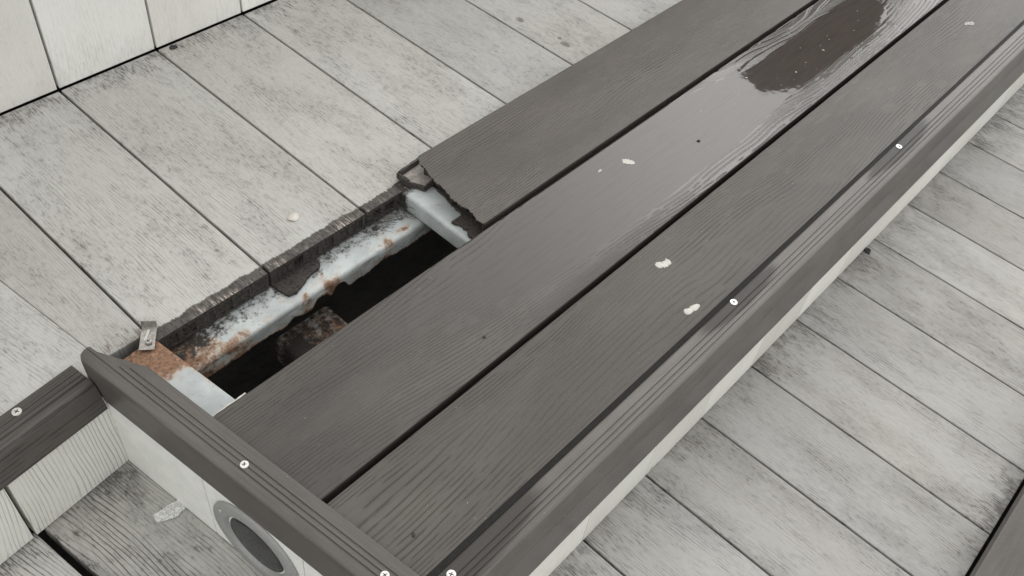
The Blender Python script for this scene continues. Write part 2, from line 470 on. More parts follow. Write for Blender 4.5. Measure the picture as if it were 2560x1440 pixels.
M_RISEE = plain('pale_smooth_panel', (0.74, 0.745, 0.71), 0.6, var=0.05, scale=60.0, bump=0.08)
M_D1 = dark_wpc('charcoal_composite')
M_D2 = dark_wpc('charcoal_composite_wet', base=(0.059, 0.0545, 0.0485), rough=0.42)
M_D3 = dark_wpc('charcoal_composite_brownish', base=(0.074, 0.0640, 0.0560))
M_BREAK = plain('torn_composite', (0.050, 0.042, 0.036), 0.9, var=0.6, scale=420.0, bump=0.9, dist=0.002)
M_END = plain('dirty_plank_end', (0.040, 0.034, 0.030), 0.9, var=0.55, scale=260.0, bump=0.8, dist=0.002)
M_TRAY = plain('pale_inner_composite', (0.30, 0.27, 0.25), 0.8, var=0.3, scale=120.0, bump=0.4)
M_NOSF = dark_wpc('charcoal_trim_front', base=(0.095, 0.088, 0.080), rough=0.30, grain_attr=False, bumpy=0.5, lines=(0.0016, 0.25),
                  patches=[(0.39, -0.418, 0.13, 0.022), (0.87, -0.4185, 0.085, 0.0135), (1.285, -0.4195, 0.10, 0.014)])
M_NOSE = dark_wpc('charcoal_trim_end', base=(0.082, 0.0745, 0.0675), rough=0.40, grain_attr=False, bumpy=0.5, lines=(0.0016, 0.2))
M_NOSL = dark_wpc('charcoal_trim_left', base=(0.066, 0.060, 0.0545), rough=0.46, grain_attr=False, bumpy=0.6, lines=(0.0038, 0.8))
M_BLACK = plain('dull_black', (0.018, 0.0175, 0.017), 0.6, spec=0.15, var=0.2, scale=200.0, bump=0.2)
M_STEEL = painted_steel('flaking_painted_steel')
M_SCREW = plain('bright_screw_steel', (0.56, 0.555, 0.525), 0.38, metal=0.6, var=0.22, scale=700.0, bump=0.1)
M_CLIP = plain('brushed_clip_steel', (0.42, 0.40, 0.38), 0.38, metal=0.9, var=0.25, scale=300.0, bump=0.25)
M_SOIL = plain('dark_ground', (0.030, 0.027, 0.024), 0.95, var=0.4, scale=14.0, bump=0.6, dist=0.01)
M_RING = plain('grey_ring_plastic', (0.27, 0.27, 0.26), 0.38, var=0.06, scale=200.0, bump=0.05)
M_CHIP = plain('white_chip', (0.48, 0.46, 0.42), 0.55, var=0.14, scale=260.0, bump=0.5)
M_SMEAR = plain('greyed_spot', (0.34, 0.33, 0.31), 0.7, var=0.3, scale=300.0)
M_PETAL = plain('pale_petal', (0.56, 0.52, 0.475), 0.6, var=0.07, scale=150.0, bump=0.2)
M_CRUMB = plain('black_crumb', (0.035, 0.032, 0.030), 0.85, var=0.4, scale=300.0, bump=0.6)
M_WEB = plain('dusty_fibre', (0.055, 0.050, 0.045), 0.9, var=0.3, scale=300.0)
M_TIMBER = plain('dark_brown_timber', (0.050, 0.038, 0.031), 0.8, var=0.3, scale=9.0, bump=0.3)

# ------------------------------------------------------------------ ground and decks
g = mesh_obj('ground', [(-300, -300, -0.22), (300, -300, -0.22), (300, 300, -0.22), (-300, 300, -0.22)], [(0, 1, 2, 3)], M_SOIL, fix=False)
tag(g, 'dark earth beneath the decks', kind='structure')

TL = 0.0245                                   # pale plank thickness
GAP = 0.0033
upper = tag(empty('upper_deck', (0.8, 0.2, 0.0)), 'weathered pale grey plank deck behind the dark step', kind='structure')

def hollow_plank(xa, xb, mat, parent):
    """A gap-side plank with its hollow cells open at the end y = 0."""
    w = xb - xa
    hw = w / 2
    b = 0.0012
    out = [(-hw, -TL), (hw, -TL), (hw, -b), (hw - b * .3, -b * .3), (hw - b, 0), (-hw + b, 0), (-hw + b * .3, -b * .3), (-hw, -b)]
    n = 6
    t = 0.0046
    cw = (w - t * (n + 1)) / n
    holes, deps = [], []
    for k in range(n):
        y0 = -hw + t + k * (cw + t) + random.uniform(-.001, .001); y1 = y0 + cw * random.uniform(0.55, 0.98)
        j = lambda a: random.uniform(-a, a)
        holes.append([(y0 + j(.0008), -TL + t * .8 + j(.001)), (y1 + j(.0008), -TL + t * .8 + j(.001)), (y1 + j(.0008), -t * 1.1 + j(.0012)), (y0 + j(.0008), -t * 1.1 + j(.0012))])
        deps.append(random.choice((0.0008, 0.0012, 0.002, 0.003, 0.007)))
    basis = Matrix(((0, -1, 0), (1, 0, 0), (0, 0, 1)))           # local x -> +Y, local y -> -X
    return extrusion('plank', out, -HU, HU, mat, parent, holes, deps, mats=[mat, M_END], basis=basis, origin=((xa + xb) / 2, HU, 0.0))

for k in range(-1, 13):
    xa, xb = X0 + k * PITCH + GAP / 2, X0 + (k + 1) * PITCH - GAP / 2
    if k <= 1:
        hollow_plank(xa, xb, M_UPS, upper)
    else:
        poly_plank('plank', [(xa, 0), (xb, 0), (xb, YW), (xa, YW)], -TL, 0.0, math.pi / 2, M_SPOT if k == 4 else M_UP, upper)
# the tapered plank beside the skewed end
def on_v(v, y):                                # x on the line v = const at world y
    s = (y - (O + V * v).y) / U.y
    return (O + V * v + U * s).x
SE = X0 - PITCH - GAP / 2
wedge = poly_plank('plank', [(on_v(-0.0272, 0.0168), 0.0168), (SE, 0.0168), (SE, YW), (on_v(-0.0272, YW), YW)], -TL, 0.0, math.pi / 2, M_WEDGE, upper)
# the skewed planks to its left
for k in range(6):
    va, vb = -0.0305 + 0.15 * k + (GAP if k else 0.0036), -0.0305 + 0.15 * (k + 1)
    u1 = -0.020
    def at_wall(v): return (YW - (O + V * v).y) / U.y
    ps = [E(u1, va), E(u1, vb), E(at_wall(vb), vb), E(at_wall(va), va)]
    poly_plank('plank', [(p.x, p.y) for p in ps][::-1], -TL, 0.0, math.atan2(-U.y, -U.x), M_UP, upper)

# board wall at the back
wall = tag(empty('board_wall', (0.9, YW + 0.01, 0.0)), 'pale upright board wall standing behind the upper deck', 'wall')
for k in range(-8, 13):
    xa, xb = X0 + k * PITCH + 0.0018, X0 + (k + 1) * PITCH - 0.0018
    upright('board', (xa, YW + 0.0025), (xb, YW + 0.0025), 0.0018, 0.72, 0.022, M_WALL, wall)
mesh_obj('backing', [(X0 - 1.2, YW + .026, -.05), (2.5, YW + .026, -.05), (2.5, YW + .026, .72), (X0 - 1.2, YW + .026, .72),
                     (X0 - 1.2, YW + .05, -.05), (2.5, YW + .05, -.05), (2.5, YW + .05, .72), (X0 - 1.2, YW + .05, .72)],
         [(0, 1, 2, 3), (4, 7, 6, 5), (0, 4, 5, 1), (1, 5, 6, 2), (2, 6, 7, 3), (3, 7, 4, 0)], M_BLACK, wall)

# lower deck: walkway in front of the step and skewed boards at the left
lower = tag(empty('lower_deck', (0.9, -0.6, ZL)), 'weathered pale grey plank walkway below the dark step', kind='structure')
for k in range(-2, 16):
    xa, xb = LX + k * LP + 0.0014, LX + (k + 1) * LP - 0.0014
    poly_plank('plank', [(xa, YBOX - .002), (xb, YBOX - .002), (xb, YR + .006), (xa, YR + .006)], ZL - 0.022, ZL, math.pi / 2, M_LOW, lower)
lows = [(-0.0045, 0.1050), (0.1148, 0.222), (0.230, 0.342), (0.350, 0.462), (0.470, 0.582)]
for va, vb in lows:
    ps = [E(UE - .006, va), E(UE - .006, vb), E(0.90, vb), E(0.90, va)]
    poly_plank('plank', [(p.x, p.y) for p in ps][::-1], ZL - 0.022, ZL, math.atan2(-U.y, -U.x), M_LOWL, lower)

# ------------------------------------------------------------------ the dark step
step = tag(empty('raised_step', (0.9, -0.2, 0.0)), 'raised dark plank step with a broken back plank baring its rusty frame', 'step')

def heightfield(name, y0, y1, xs_of_y, x_end, fine_to, mat, seed, depth_fn=None, amp=0.00036, z_low=0.002, res=0.0012, lam=0.0035, skin=None, rag_mat=None, fan=0.0):
    """A dark embossed plank: its top face is real relief. Local origin = world axes at (0, mid, ZD)."""
    ny = int((y1 - y0) / 0.00058) + 1
    nf = int((fine_to - 0.34) / 0.0021); nc = max(2, int((x_end - fine_to) / 0.02))
    ys = np.linspace(y0, y1, ny)
    xs0 = xs_of_y(ys)
    t = np.concatenate([np.linspace(0, 1, nf, endpoint=False), 1 + np.linspace(0, 1, nc)])
    X = np.where(t[:, None] <= 1, xs0[None, :] + (fine_to - xs0[None, :]) * np.minimum(t, 1)[:, None], fine_to + (x_end - fine_to) * np.maximum(t - 1, 0)[:, None])
    Y = np.repeat(ys[None, :], len(t), 0)
    big = fbm(X * 1.9, Y * 8.0, seed, 2)
    med = fbm(X * 9.0, Y * 34.0, seed + 3, 2)
    ph = (Y - (y0 + y1) / 2) / (lam * (1.0 + 0.5 * vnoise(X * 0.8, Y * 9.0, seed + 31) + fan * sstep(0.70, 1.15, X))) + big * 14.0 + med * 1.6
    s = np.cos(2 * np.pi * ph)
    brk = fbm(X * 40.0, Y * 160.0, seed + 5, 3)
    g = sstep(0.52, 0.98, s) * sstep(0.24, 0.46, brk)
    stren = 0.48 + 0.52 * sstep(0.36, 0.62, fbm(X * 5, Y * 22, seed + 9, 2))
    g = g * stren
    edge = np.minimum(Y - y0, y1 - Y)
    Z = -amp * g + 0.00004 * (fbm(X * 160, Y * 420, seed + 13, 2) - 0.5) - 0.0007 * (1 - np.clip(edge / 0.0013, 0, 1)) ** 2
    dep = np.full_like(Z, -0.01)
    sheen = np.zeros_like(Z)
    if depth_fn is not None:
        zz, level, gain, sheen = depth_fn(X, Y)
        Z = Z - amp * g * (gain - 1.0) + zz
        dep = level - Z
    nx = len(t)
    V_ = np.stack([X, Y - (y0 + y1) / 2, Z], -1).reshape(-1, 3)
    i = np.arange(nx - 1)[:, None] * ny + np.arange(ny - 1)[None, :]
    F = np.stack([i, i + ny, i + ny + 1, i + 1], -1).reshape(-1, 4)
    # border skirt, down to the underside of the skin
    border = np.concatenate([np.arange(ny), np.arange(1, nx) * ny + ny - 1, (nx - 1) * ny + np.arange(ny - 2, -1, -1), np.arange(nx - 2, 0, -1) * ny])
    nb = len(border)
    low = V_[border].copy()
    zb = -(skin or (ZD - z_low))
    low[:, 2] = zb
    if skin:
        rg = (fbm(low[:, 1] * 300, low[:, 0] * 300, seed + 21, 3) - 0.5)
        low[:ny, 0] += 0.006 * rg[:ny] + 0.003
        low[:ny, 2] += 0.003 * rg[:ny]
    b0 = len(V_)
    V_ = np.concatenate([V_, low])
    j = np.arange(nb); j2 = (j + 1) % nb
    S = np.stack([border[j], border[j2], b0 + j2, b0 + j], -1)
    nF, nS = len(F), len(S)
    F = np.concatenate([F, S])
    me = bpy.data.meshes.new(name)
    me.vertices.add(len(V_)); me.vertices.foreach_set('co', V_.astype(np.float32).ravel())
    me.loops.add(len(F) * 4); me.loops.foreach_set('vertex_index', F.astype(np.int32).ravel())
    me.polygons.add(len(F)); me.polygons.foreach_set('loop_start', (np.arange(len(F)) * 4).astype(np.int32))
    me.update(calc_edges=True)
    me.materials.append(mat); me.materials.append(rag_mat or M_BREAK)
    ids = np.zeros(len(F), np.int32)
    if skin: ids[nF:nF + ny - 1] = 1
    me.polygons.foreach_set('material_index', ids)
    sm = np.ones(len(F), bool); sm[nF:] = False
    me.polygons.foreach_set('use_smooth', sm)
    for nm, arr in (('grain', g), ('depth', dep), ('sheen', sheen)):
        a = me.attributes.new(nm, 'FLOAT', 'POINT')
        full = np.concatenate([arr.ravel(), arr.reshape(-1)[border]]).astype(np.float32)
        a.data.foreach_set('value', full)
    me.validate(); me.update()
    o = link(bpy.data.objects.new(name, me), step)
    o.location = Vector((0, (y0 + y1) / 2, ZD)) - step.location
    return o

def end_line(v):
    def f(ys):
        s = (ys - (O + V * v).y) / U.y
        return (O + V * v).x + U.x * s
    return f
# middle plank: slightly cupped, so rain stays on it
Y2A, Y2B = -0.2803, -0.1363
WL = -0.00034                                   # water level below the plank's rim
def cup(X, Y):
    far = sstep(1.06, 1.34, X)
    mid = -0.2010 - 0.004 * far
    up = Y > mid
    half = np.where(up, 0.082 - 0.036 * far, 0.066 - 0.018 * far)
    c = np.abs(Y - mid) / half
    k = sstep(0.42, 1.02, X) * (1 - 0.9 * sstep(1.52, 1.70, X))
    z = -0.00095 * np.clip(1 - c ** 2.2, -0.35, 1) * k
    z += 0.00018 * (fbm(X * 7, Y * 16, 77, 3) - 0.5)
    rid = np.where(up, sstep(1.06, 1.28, X), sstep(0.72, 1.10, X)) * sstep(0.46, 0.90, c)
    return z, WL, 1.0 + 2.6 * rid, rid
heightfield('plank', Y2A, Y2B, end_line(-0.030), 2.4, 1.80, M_D2, 3, cup, amp=0.00030, fan=1.0)
heightfield('plank', -0.432, -0.2872, end_line(-0.030), 2.4, 1.80, M_D1, 8)
brk_y = np.array([-0.1284, -0.1217, -0.110, -0.0947, -0.085, -0.0731, -0.055, -0.0364, -0.018, 0.0051, 0.0164])
brk_x = np.array([0.7374, 0.7362, 0.7395, 0.7418, 0.7400, 0.7392, 0.7445, 0.7471, 0.7510, 0.7575, 0.7647])
def brk3(ys):
    return np.interp(ys, brk_y, brk_x) + 0.0040 * (fbm(ys * 150, ys * 0, 5, 3) - 0.5) + 0.0022 * (vnoise(ys * 700, ys * 0, 9) - 0.5)
p3 = heightfield('plank', -0.128, 0.0150, brk3, 2.4, 1.45, M_D3, 21, skin=0.0048)
p3['label'] = 'brownish dark back plank, snapped off at its left end'
# what is left of the broken plank's inside: webs, floor and back wall with torn ends
def slab(name, poly, z0, z1, mat, parent, jit=0.0, seed=0):
    rr = random.Random(seed)
    c = Vector((sum(p[0] for p in poly) / len(poly), sum(p[1] for p in poly) / len(poly), (z0 + z1) / 2))
    pts = []
    for i, p in enumerate(poly):
        q = poly[(i + 1) % len(poly)]
        n = max(1, int(math.dist(p, q) / 0.0035)) if jit else 1
        for k in range(n):
            a = k / n
            pts.append((p[0] + (q[0] - p[0]) * a + rr.uniform(-jit, jit), p[1] + (q[1] - p[1]) * a + rr.uniform(-jit, jit)))
    n = len(pts)
    vs = [(p[0] - c.x, p[1] - c.y, z0 - c.z + rr.uniform(-jit, jit) * .5) for p in pts] + [(p[0] - c.x, p[1] - c.y, z1 - c.z + rr.uniform(-jit, jit) * .5) for p in pts]
    fs = [(i, (i + 1) % n, n + (i + 1) % n, n + i) for i in range(n)]
    for tr in tessellate_polygon([[Vector((p[0], p[1], 0)) for p in pts]]):
        fs.append(tuple(tr)); fs.append(tuple(n + k for k in tr[::-1]))
    return mesh_obj(name, vs, fs, mat, parent, loc=c)
def torn(name, y0, y1, z0, z1, dx, seed):
    n = 10
    ys = np.linspace(y0, y1, n)
    xs = brk3(ys) + dx + 0.006 * (fbm(ys * 260, ys * 0, seed, 2) - 0.5)
    return slab(name, [(float(x), float(y)) for x, y in zip(xs, ys)] + [(2.35, y1), (2.35, y0)], z0, z1, M_BREAK, step, 0.0)
for i, yy in enumerate((-0.1275, -0.098, -0.066, -0.034, -0.004)):
    torn('web', yy, yy + 0.0042, 0.0058, 0.0222, (0.004, 0.010, 0.006, 0.012, 0.007)[i], 40 + i)
torn('floor_skin', -0.126, -0.085, 0.0022, 0.0058, -0.010, 60)
torn('floor_skin', -0.0845, -0.030, 0.0022, 0.0058, 0.008, 63)

# remnant of its back edge lying in the corner: a pale tray with a raised rim
tray = tag(empty('broken_remnant', (0.752, 0.003, 0.002)), 'torn pale-floored stub of the lost plank in the corner by its snapped end', 'plank stub')
slab('floor', [(0.737, 0.018), (0.776, 0.020), (0.768, -0.017), (0.745, -0.017), (0.7375, -0.002)], 0.0025, 0.0055, M_TRAY, tray, 0.0004, 3)
slab('rim', [(0.7345, 0.0205), (0.7765, 0.0235), (0.7765, 0.0203), (0.7375, 0.0175)], 0.0025, 0.0140, M_D3, tray, 0.0004, 4)
slab('rim', [(0.7330, 0.0210), (0.7365, 0.0180), (0.7368, 0.0005), (0.7325, 0.0035)], 0.0025, 0.0115, M_BREAK, tray, 0.0006, 5)
slab('rim', [(0.7325, 0.0030), (0.7366, 0.0005), (0.7455, -0.0190), (0.7425, -0.0215)], 0.0025, 0.0095, M_BREAK, tray, 0.0006, 6)
slab('rim', [(0.7428, -0.0215), (0.7455, -0.0185), (0.7700, -0.0160), (0.7700, -0.0200)], 0.0025, 0.0105, M_BREAK, tray, 0.0005, 7)

# puddle on the middle plank
pud = mesh_obj('puddle', [(0.50, Y2A + .0022, 0), (1.80, Y2A + .0022, 0), (1.80, Y2B - .0022, 0), (0.50, Y2B - .0022, 0)], [(0, 1, 2, 3)], None, loc=(0, 0, ZD + WL), fix=False)
pt = NT('rain_water')
ob_, co_, _ = pt.coords(0.0)
bed = pt.noise(pt.vm('MULTIPLY', co_, (14.0, 210.0, 1.0)), 1.0, 3.0, 0.6)
silt = pt.noise(pt.vm('MULTIPLY', co_, (22.0, 30.0, 1.0)), 1.0, 4.0, 0.6)
wc = pt.mix(pt.ss(bed, 0.42, 0.70), (0.060, 0.0510, 0.0460), (0.049, 0.0420, 0.0380))
wc = pt.mix(pt.m('MULTIPLY', pt.ss(silt, 0.55, 0.75), 0.5), wc, (0.058, 0.053, 0.050))
rip = pt.noise(co_, 34.0, 2.0, 0.5)
pt.principled(Base_Color=wc, Roughness=0.03, IOR=1.333, Normal=pt.bump(rip, 0.10, 0.0009))
pud.data.materials[0] = pt.mat
tag(pud, 'shallow rain puddle pooled along the middle dark plank', kind='structure')

# trims --------------------------------------------------------------
def screw(loc, parent, r=0.0046, turn=0.3, name='screw', mat=None, h=0.0011):
    n = 28
    outer = [(r * 0.93 * math.cos(2 * math.pi * i / n), r * 0.93 * math.sin(2 * math.pi * i / n)) for i in range(n)]
    a, b = r * 0.11, r * 0.50
    cr = [(b, -a), (b, a), (a, a), (a, b), (-a, b), (-a, a), (-b, a), (-b, -a), (-a, -a), (-a, -b), (a, -b), (a, -a)]
    ca, sa = math.cos(turn), math.sin(turn)
    cr = [(x * ca - y * sa, x * sa + y * ca) for x, y in cr]
    vs = [(x, y, h) for x, y in outer] + [(x, y, h * 1.15) for x, y in cr] + [(x, y, h * 1.15 - 0.0022) for x, y in cr] + [(x * 1.075, y * 1.075, h * .55) for x, y in outer] + [(x * 1.06, y * 1.06, -0.001) for x, y in outer]
    fs, ids = [], []
    for t in tessellate_polygon([[Vector((x, y, 0)) for x, y in outer], [Vector((x, y, 0)) for x, y in cr]]):
        fs.append(tuple(t)); ids.append(0)
    for i in range(12):
        j = (i + 1) % 12
        fs.append((n + i, n + j, n + 12 + j, n + 12 + i)); ids.append(1)
    fs.append(tuple(range(n + 12, n + 24))); ids.append(1)
    b0, b1 = n + 24, n + 24 + n
    for i in range(n):
        j = (i + 1) % n
        fs.append((i, b0 + i, b0 + j, j)); ids.append(0)
        fs.append((b0 + i, b1 + i, b1 + j, b0 + j)); ids.append(0)
    return mesh_obj(name, vs, fs, [mat or M_SCREW, M_CRUMB], parent, loc=Vector(loc) - Vector((0, 0, 0)), mat_ids=ids)

def nosing_profile(top, grooves, bc, tail, inner_drop=0.0045, gw=0.0007, gd=0.0011, thick=0.0042):
    """(a, z) outline: a = 0 is the inner edge, growing outwards."""
    p = [(0.0, top - inner_drop), (0.0, top - 0.0022), (0.0008, top - 0.0007), (0.0024, top)]
    for gpos in grooves:
        p += [(gpos - gw * 1.5, top), (gpos - gw * .6, top - gd), (gpos + gw * .6, top - gd), (gpos + gw * 1.5, top)]
    p += [(bc - 0.002, top), (bc, top - 0.0004)]
    p += tail
    back = [(tail[-1][0] - thick * .8, tail[-1][1])]
    back.append((tail[-2][0] - thick, tail[-2][1] - 0.002))
    back += [(bc - 0.004, top - thick)]
    return p + back

TOP = 0.0330
# front trim: local x = world X, local y = -a
pf = nosing_profile(TOP, (0.0125, 0.0185, 0.0240), 0.0300, [(0.0312, 0.0322), (0.0318, 0.0314), (0.0406, 0.0210), (0.0412, 0.0198), (0.0426, -0.0410)])
nose_f = extrusion('edge_trim', [(-0.411 - a, z) for a, z in pf], 0.352, 2.4, M_NOSF, step, smooth_deg=20)
nose_f['label'] = 'grooved charcoal trim along the long front edge'
# dark wet dirt line along its inner edge, added as a near-black strip
mesh_obj('dark_band', [(0.36, -0.4030, ZD + .0004), (2.4, -0.4062, ZD + .0004), (2.4, -0.4112, 0.0322), (0.36, -0.4112, 0.0322),
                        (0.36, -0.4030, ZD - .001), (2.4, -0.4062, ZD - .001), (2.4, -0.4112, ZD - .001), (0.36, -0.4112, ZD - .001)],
         [(0, 1, 2, 3), (4, 7, 6, 5), (0, 4, 5, 1), (1, 5, 6, 2), (2, 6, 7, 3), (3, 7, 4, 0)], M_BLACK, nose_f, loc=nose_f.location)
for i, (sx, sy) in enumerate(((0.3896, -0.4199), (0.8585, -0.4166), (1.2879, -0.4175))):
    o = screw((sx, sy, TOP), None, turn=0.4 + i * 0.9)
    o.parent = nose_f; o.location = Vector((sx, sy, TOP)) - step.location - nose_f.location
# end trim: local x = u, local y = v; its flange is broken off near the tip
pe = nosing_profile(TOP, (0.0135, 0.0190, 0.0247), 0.0350, [(0.0362, 0.0318), (0.0370, 0.0292), (0.0373, 0.0250), (0.0374, -0.0215)])
k_ = next(i for i, q_ in enumerate(pe) if q_[0] > 0.0205)
pe[k_:k_] = [(0.0203, TOP), (0.0210, TOP)]
def tip(a, z):
    v = -0.04 + a
    if v <= -0.0196:
        return float(np.interp(v, [-0.0400, -0.0385, -0.0350, -0.0290, -0.0270, -0.0252, -0.0245, -0.0224, -0.0210, -0.0196], [0.0300, 0.0256, 0.0225, 0.0181, 0.0175, 0.0117, 0.0140, 0.0078, 0.0090, 0.0036]))
    return float(np.interp(v, [-0.0190, -0.0170, -0.0120, -0.0070, -0.0026], [-0.0335, -0.0352, -0.0352, -0.0325, -0.0270])) + 0.06 * max(0.0, 0.030 - z)
bE = Matrix(((U.x, V.x, 0), (U.y, V.y, 0), (0, 0, 1)))
prof_e = [(-0.04 + a, z) for a, z in pe]
nose_e = extrusion('edge_trim', prof_e, 0, 0.398, M_NOSE, step, starts=[tip(a, z) for a, z in pe], mats=[M_NOSE, M_NOSE], basis=bE, origin=O, smooth_deg=20)
nose_e['label'] = 'grooved charcoal trim along the skewed left end, chipped at its tip'
for i, (su, sv) in enumerate(((0.1862, -0.021), (0.3614, -0.0201))):
    o = screw((0, 0, 0), None, r=0.0043, turn=0.8 + i)
    o.parent = nose_e; o.location = (su, sv, TOP)
# left trim on the upper deck's skewed edge: local x = v, local y = u
pl_ = nosing_profile(0.0060, (0.0130, 0.0190, 0.0250), 0.0335, [(0.0350, 0.0049), (0.0372, 0.0022), (0.0382, -0.0005), (0.0460, -0.0300), (0.0457, -0.0318)])
bL = Matrix(((V.x, U.x, 0), (V.y, U.y, 0), (0, 0, 1)))
nose_l = extrusion('edge_trim', [(-0.0505 + a, z) for a, z in pl_], -0.0012, 0.90, M_NOSL, upper, basis=bL, origin=O, smooth_deg=24)
o = screw((0, 0, 0), None, r=0.0049, turn=0.5)
o.parent = nose_l; o.location = (0.0678, -0.0414, 0.0060)

# risers -------------------------------------------------------------
for k in range(-2, 16):
    xa, xb = LX - 0.004 + k * LP + 0.0006, LX - 0.004 + (k + 1) * LP - 0.0006
    if k == -2: xa = 0.358
    upright('riser_board', (xa, YR), (xb, YR), ZL + 0.001, -0.0200, 0.02, M_RISER, step, bev=0.0006)
ue = [UE, 0.1345, 0.2725, 0.4095]
for a, b in zip(ue[:-1], ue[1:]):
    pa, pb = E(a + .0006, VE), E(b - .0006, VE)
    upright('riser_board', (pa.x, pa.y), (pb.x, pb.y), ZL + 0.001, 0.0, 0.016, M_RISEE, step, bev=0.0006)
for a, b in ((VE - 0.01, 0.1148), (0.1190, 0.240), (0.244, 0.365), (0.369, 0.49)):
    pa, pb = E(UE, b), E(UE, a)
    upright('riser_board', (pa.x, pa.y), (pb.x, pb.y), ZL + 0.001, -0.0175, 0.016, M_RISEL, upper, bev=0.0008)

# steel frame ---------------------------------------------------------
def grid_obj(name, P, rust, dirt, mat, parent, closed=False):
    """P: (n, m, 3) world points; rust, dirt: (n, m)."""
    n, m = P.shape[:2]
    c = P.reshape(-1, 3).mean(0)
    V_ = P.reshape(-1, 3) - c
    i = np.arange(n - 1)[:, None] * m + np.arange(m - 1)[None, :]
    F = np.stack([i, i + m, i + m + 1, i + 1], -1).reshape(-1, 4)
    o = mesh_obj(name, V_.tolist(), F.tolist(), mat, parent, loc=Vector(c), smooth=True, fix=False)
    for nm, arr in (('rust', rust), ('dirt', dirt)):
        a = o.data.attributes.new(nm, 'FLOAT', 'POINT')
        a.data.foreach_set('value', arr.reshape(-1).astype(np.float32))
    return o
def rounded_bar(w, h, r, seg=5):
    """closed cross-section (across, z) of a tube whose top is z = 0, going round from the back foot."""
    pts = []
    for cx, cz, a0 in ((-w / 2 + r, -r, 180), (w / 2 - r, -r, 90), (w / 2 - r, -h + r, 0), (-w / 2 + r, -h + r, -90)):
        for k in range(seg + 1):
            a = math.radians(a0 - 90 * k / seg)
            pts.append((cx + r * math.cos(a), cz + r * math.sin(a)))
    # densify the flats
    out = []
    n = len(pts)
    for i in range(n):
        p, q = pts[i], pts[(i + 1) % n]
        kk = max(1, int(math.dist(p, q) / 0.003))
        out += [(p[0] + (q[0] - p[0]) * k / kk, p[1] + (q[1] - p[1]) * k / kk) for k in range(kk)]
    return out + [out[0]]

# end joist, running along u under the end trim
cs = np.array(rounded_bar(0.052, 0.040, 0.0022, 3))
us = np.linspace(-0.020, 0.40, 170)
P = np.zeros((len(us), len(cs), 3))
for a, (q, z) in enumerate(cs):
    vv = -0.0547 - q
    P[:, a, 0] = O.x + U.x * us + V.x * vv; P[:, a, 1] = O.y + U.y * us + V.y * vv; P[:, a, 2] = z + 0.0
uu = np.repeat(us[:, None], len(cs), 1); qq = np.repeat(cs[None, :, 0], len(us), 0)
ru = 1.05 - sstep(0.000, 0.062, uu - 0.2 * (qq - 0.0)) * 1.0 + 0.22 * np.exp(-((qq - 0.026) / 0.004) ** 2) * (uu < 0.09) + 0.20 * np.exp(-((uu - .112) / .008) ** 2) * (qq > .012)
di = 0.05 + 0.45 * np.exp(-((uu + 0.015) / 0.012) ** 2)
grid_obj('joist', P, ru, di, M_STEEL, step)
# closing cap of the joist's end
pa = E(-0.0198, -0.0547)
joist_cap = mesh_obj('joist_cap', [(0, -.0255, -.0395), (0, .0255, -.0395), (0, .0255, -.001), (0, -.0255, -.001)], [(0, 1, 2, 3)], M_BREAK, step, loc=pa, rotz=TH, fix=False)
# cross joist under the broken plank
cs = np.array(rounded_bar(0.040, 0.0285, 0.0050, 5))
ys = np.linspace(0.016, -0.44, 190)
P = np.zeros((len(ys), len(cs), 3))
for a, (q, z) in enumerate(cs):
    P[:, a, 0] = 0.7415 + q + 0.004 * 0; P[:, a, 1] = ys; P[:, a, 2] = z + 0.0012
yy = np.repeat(ys[:, None], len(cs), 1); qq = np.repeat(cs[None, :, 0], len(ys), 0); zz = np.repeat(cs[None, :, 1], len(ys), 0)
ru = 0.10 + 0.42 * np.exp(-((zz + 0.0285) / 0.003) ** 2) * (yy > -0.10)
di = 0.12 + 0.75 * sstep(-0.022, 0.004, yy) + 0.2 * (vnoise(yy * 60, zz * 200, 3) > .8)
grid_obj('joist', P, ru, di, M_STEEL, step)
# rusted edge beam along the gap, its front wall eaten away
xs = np.linspace(0.352, 0.7420, 440)
R_ = 0.0055
bite = (0.0016 * (fbm(xs * 60, xs * 0, 4, 4) - 0.5) * 2 + 0.0040 * (fbm(xs * 260, xs * 0, 14, 4) - .5) + 0.002 * (vnoise(xs * 420, xs * 0, 24) > 0.72) * vnoise(xs * 90, xs * 0, 25)
        + 0.0120 * np.exp(-((xs - 0.556) / 0.012) ** 4) + 0.0050 * np.exp(-((xs - 0.515) / 0.008) ** 4) + 0.0140 * np.exp(-((xs - 0.585) / 0.010) ** 4)
        + 0.0040 * np.exp(-((xs - 0.655) / 0.018) ** 4) + 0.002 * np.exp(-((xs - 0.47) / 0.02) ** 4))
zbot = -0.0550 + np.clip(bite, -0.004, 0.0195)
prof = [('top', q) for q in np.linspace(0.016, -0.0335, 30)] + [('arc', a) for a in np.linspace(0, 1, 9)[1:]] + [('face', a) for a in np.linspace(0, 1, 14)[1:]]
P = np.zeros((len(xs), len(prof), 3)); ru = np.zeros(P.shape[:2]); di = np.zeros(P.shape[:2])
ZB = -0.0285
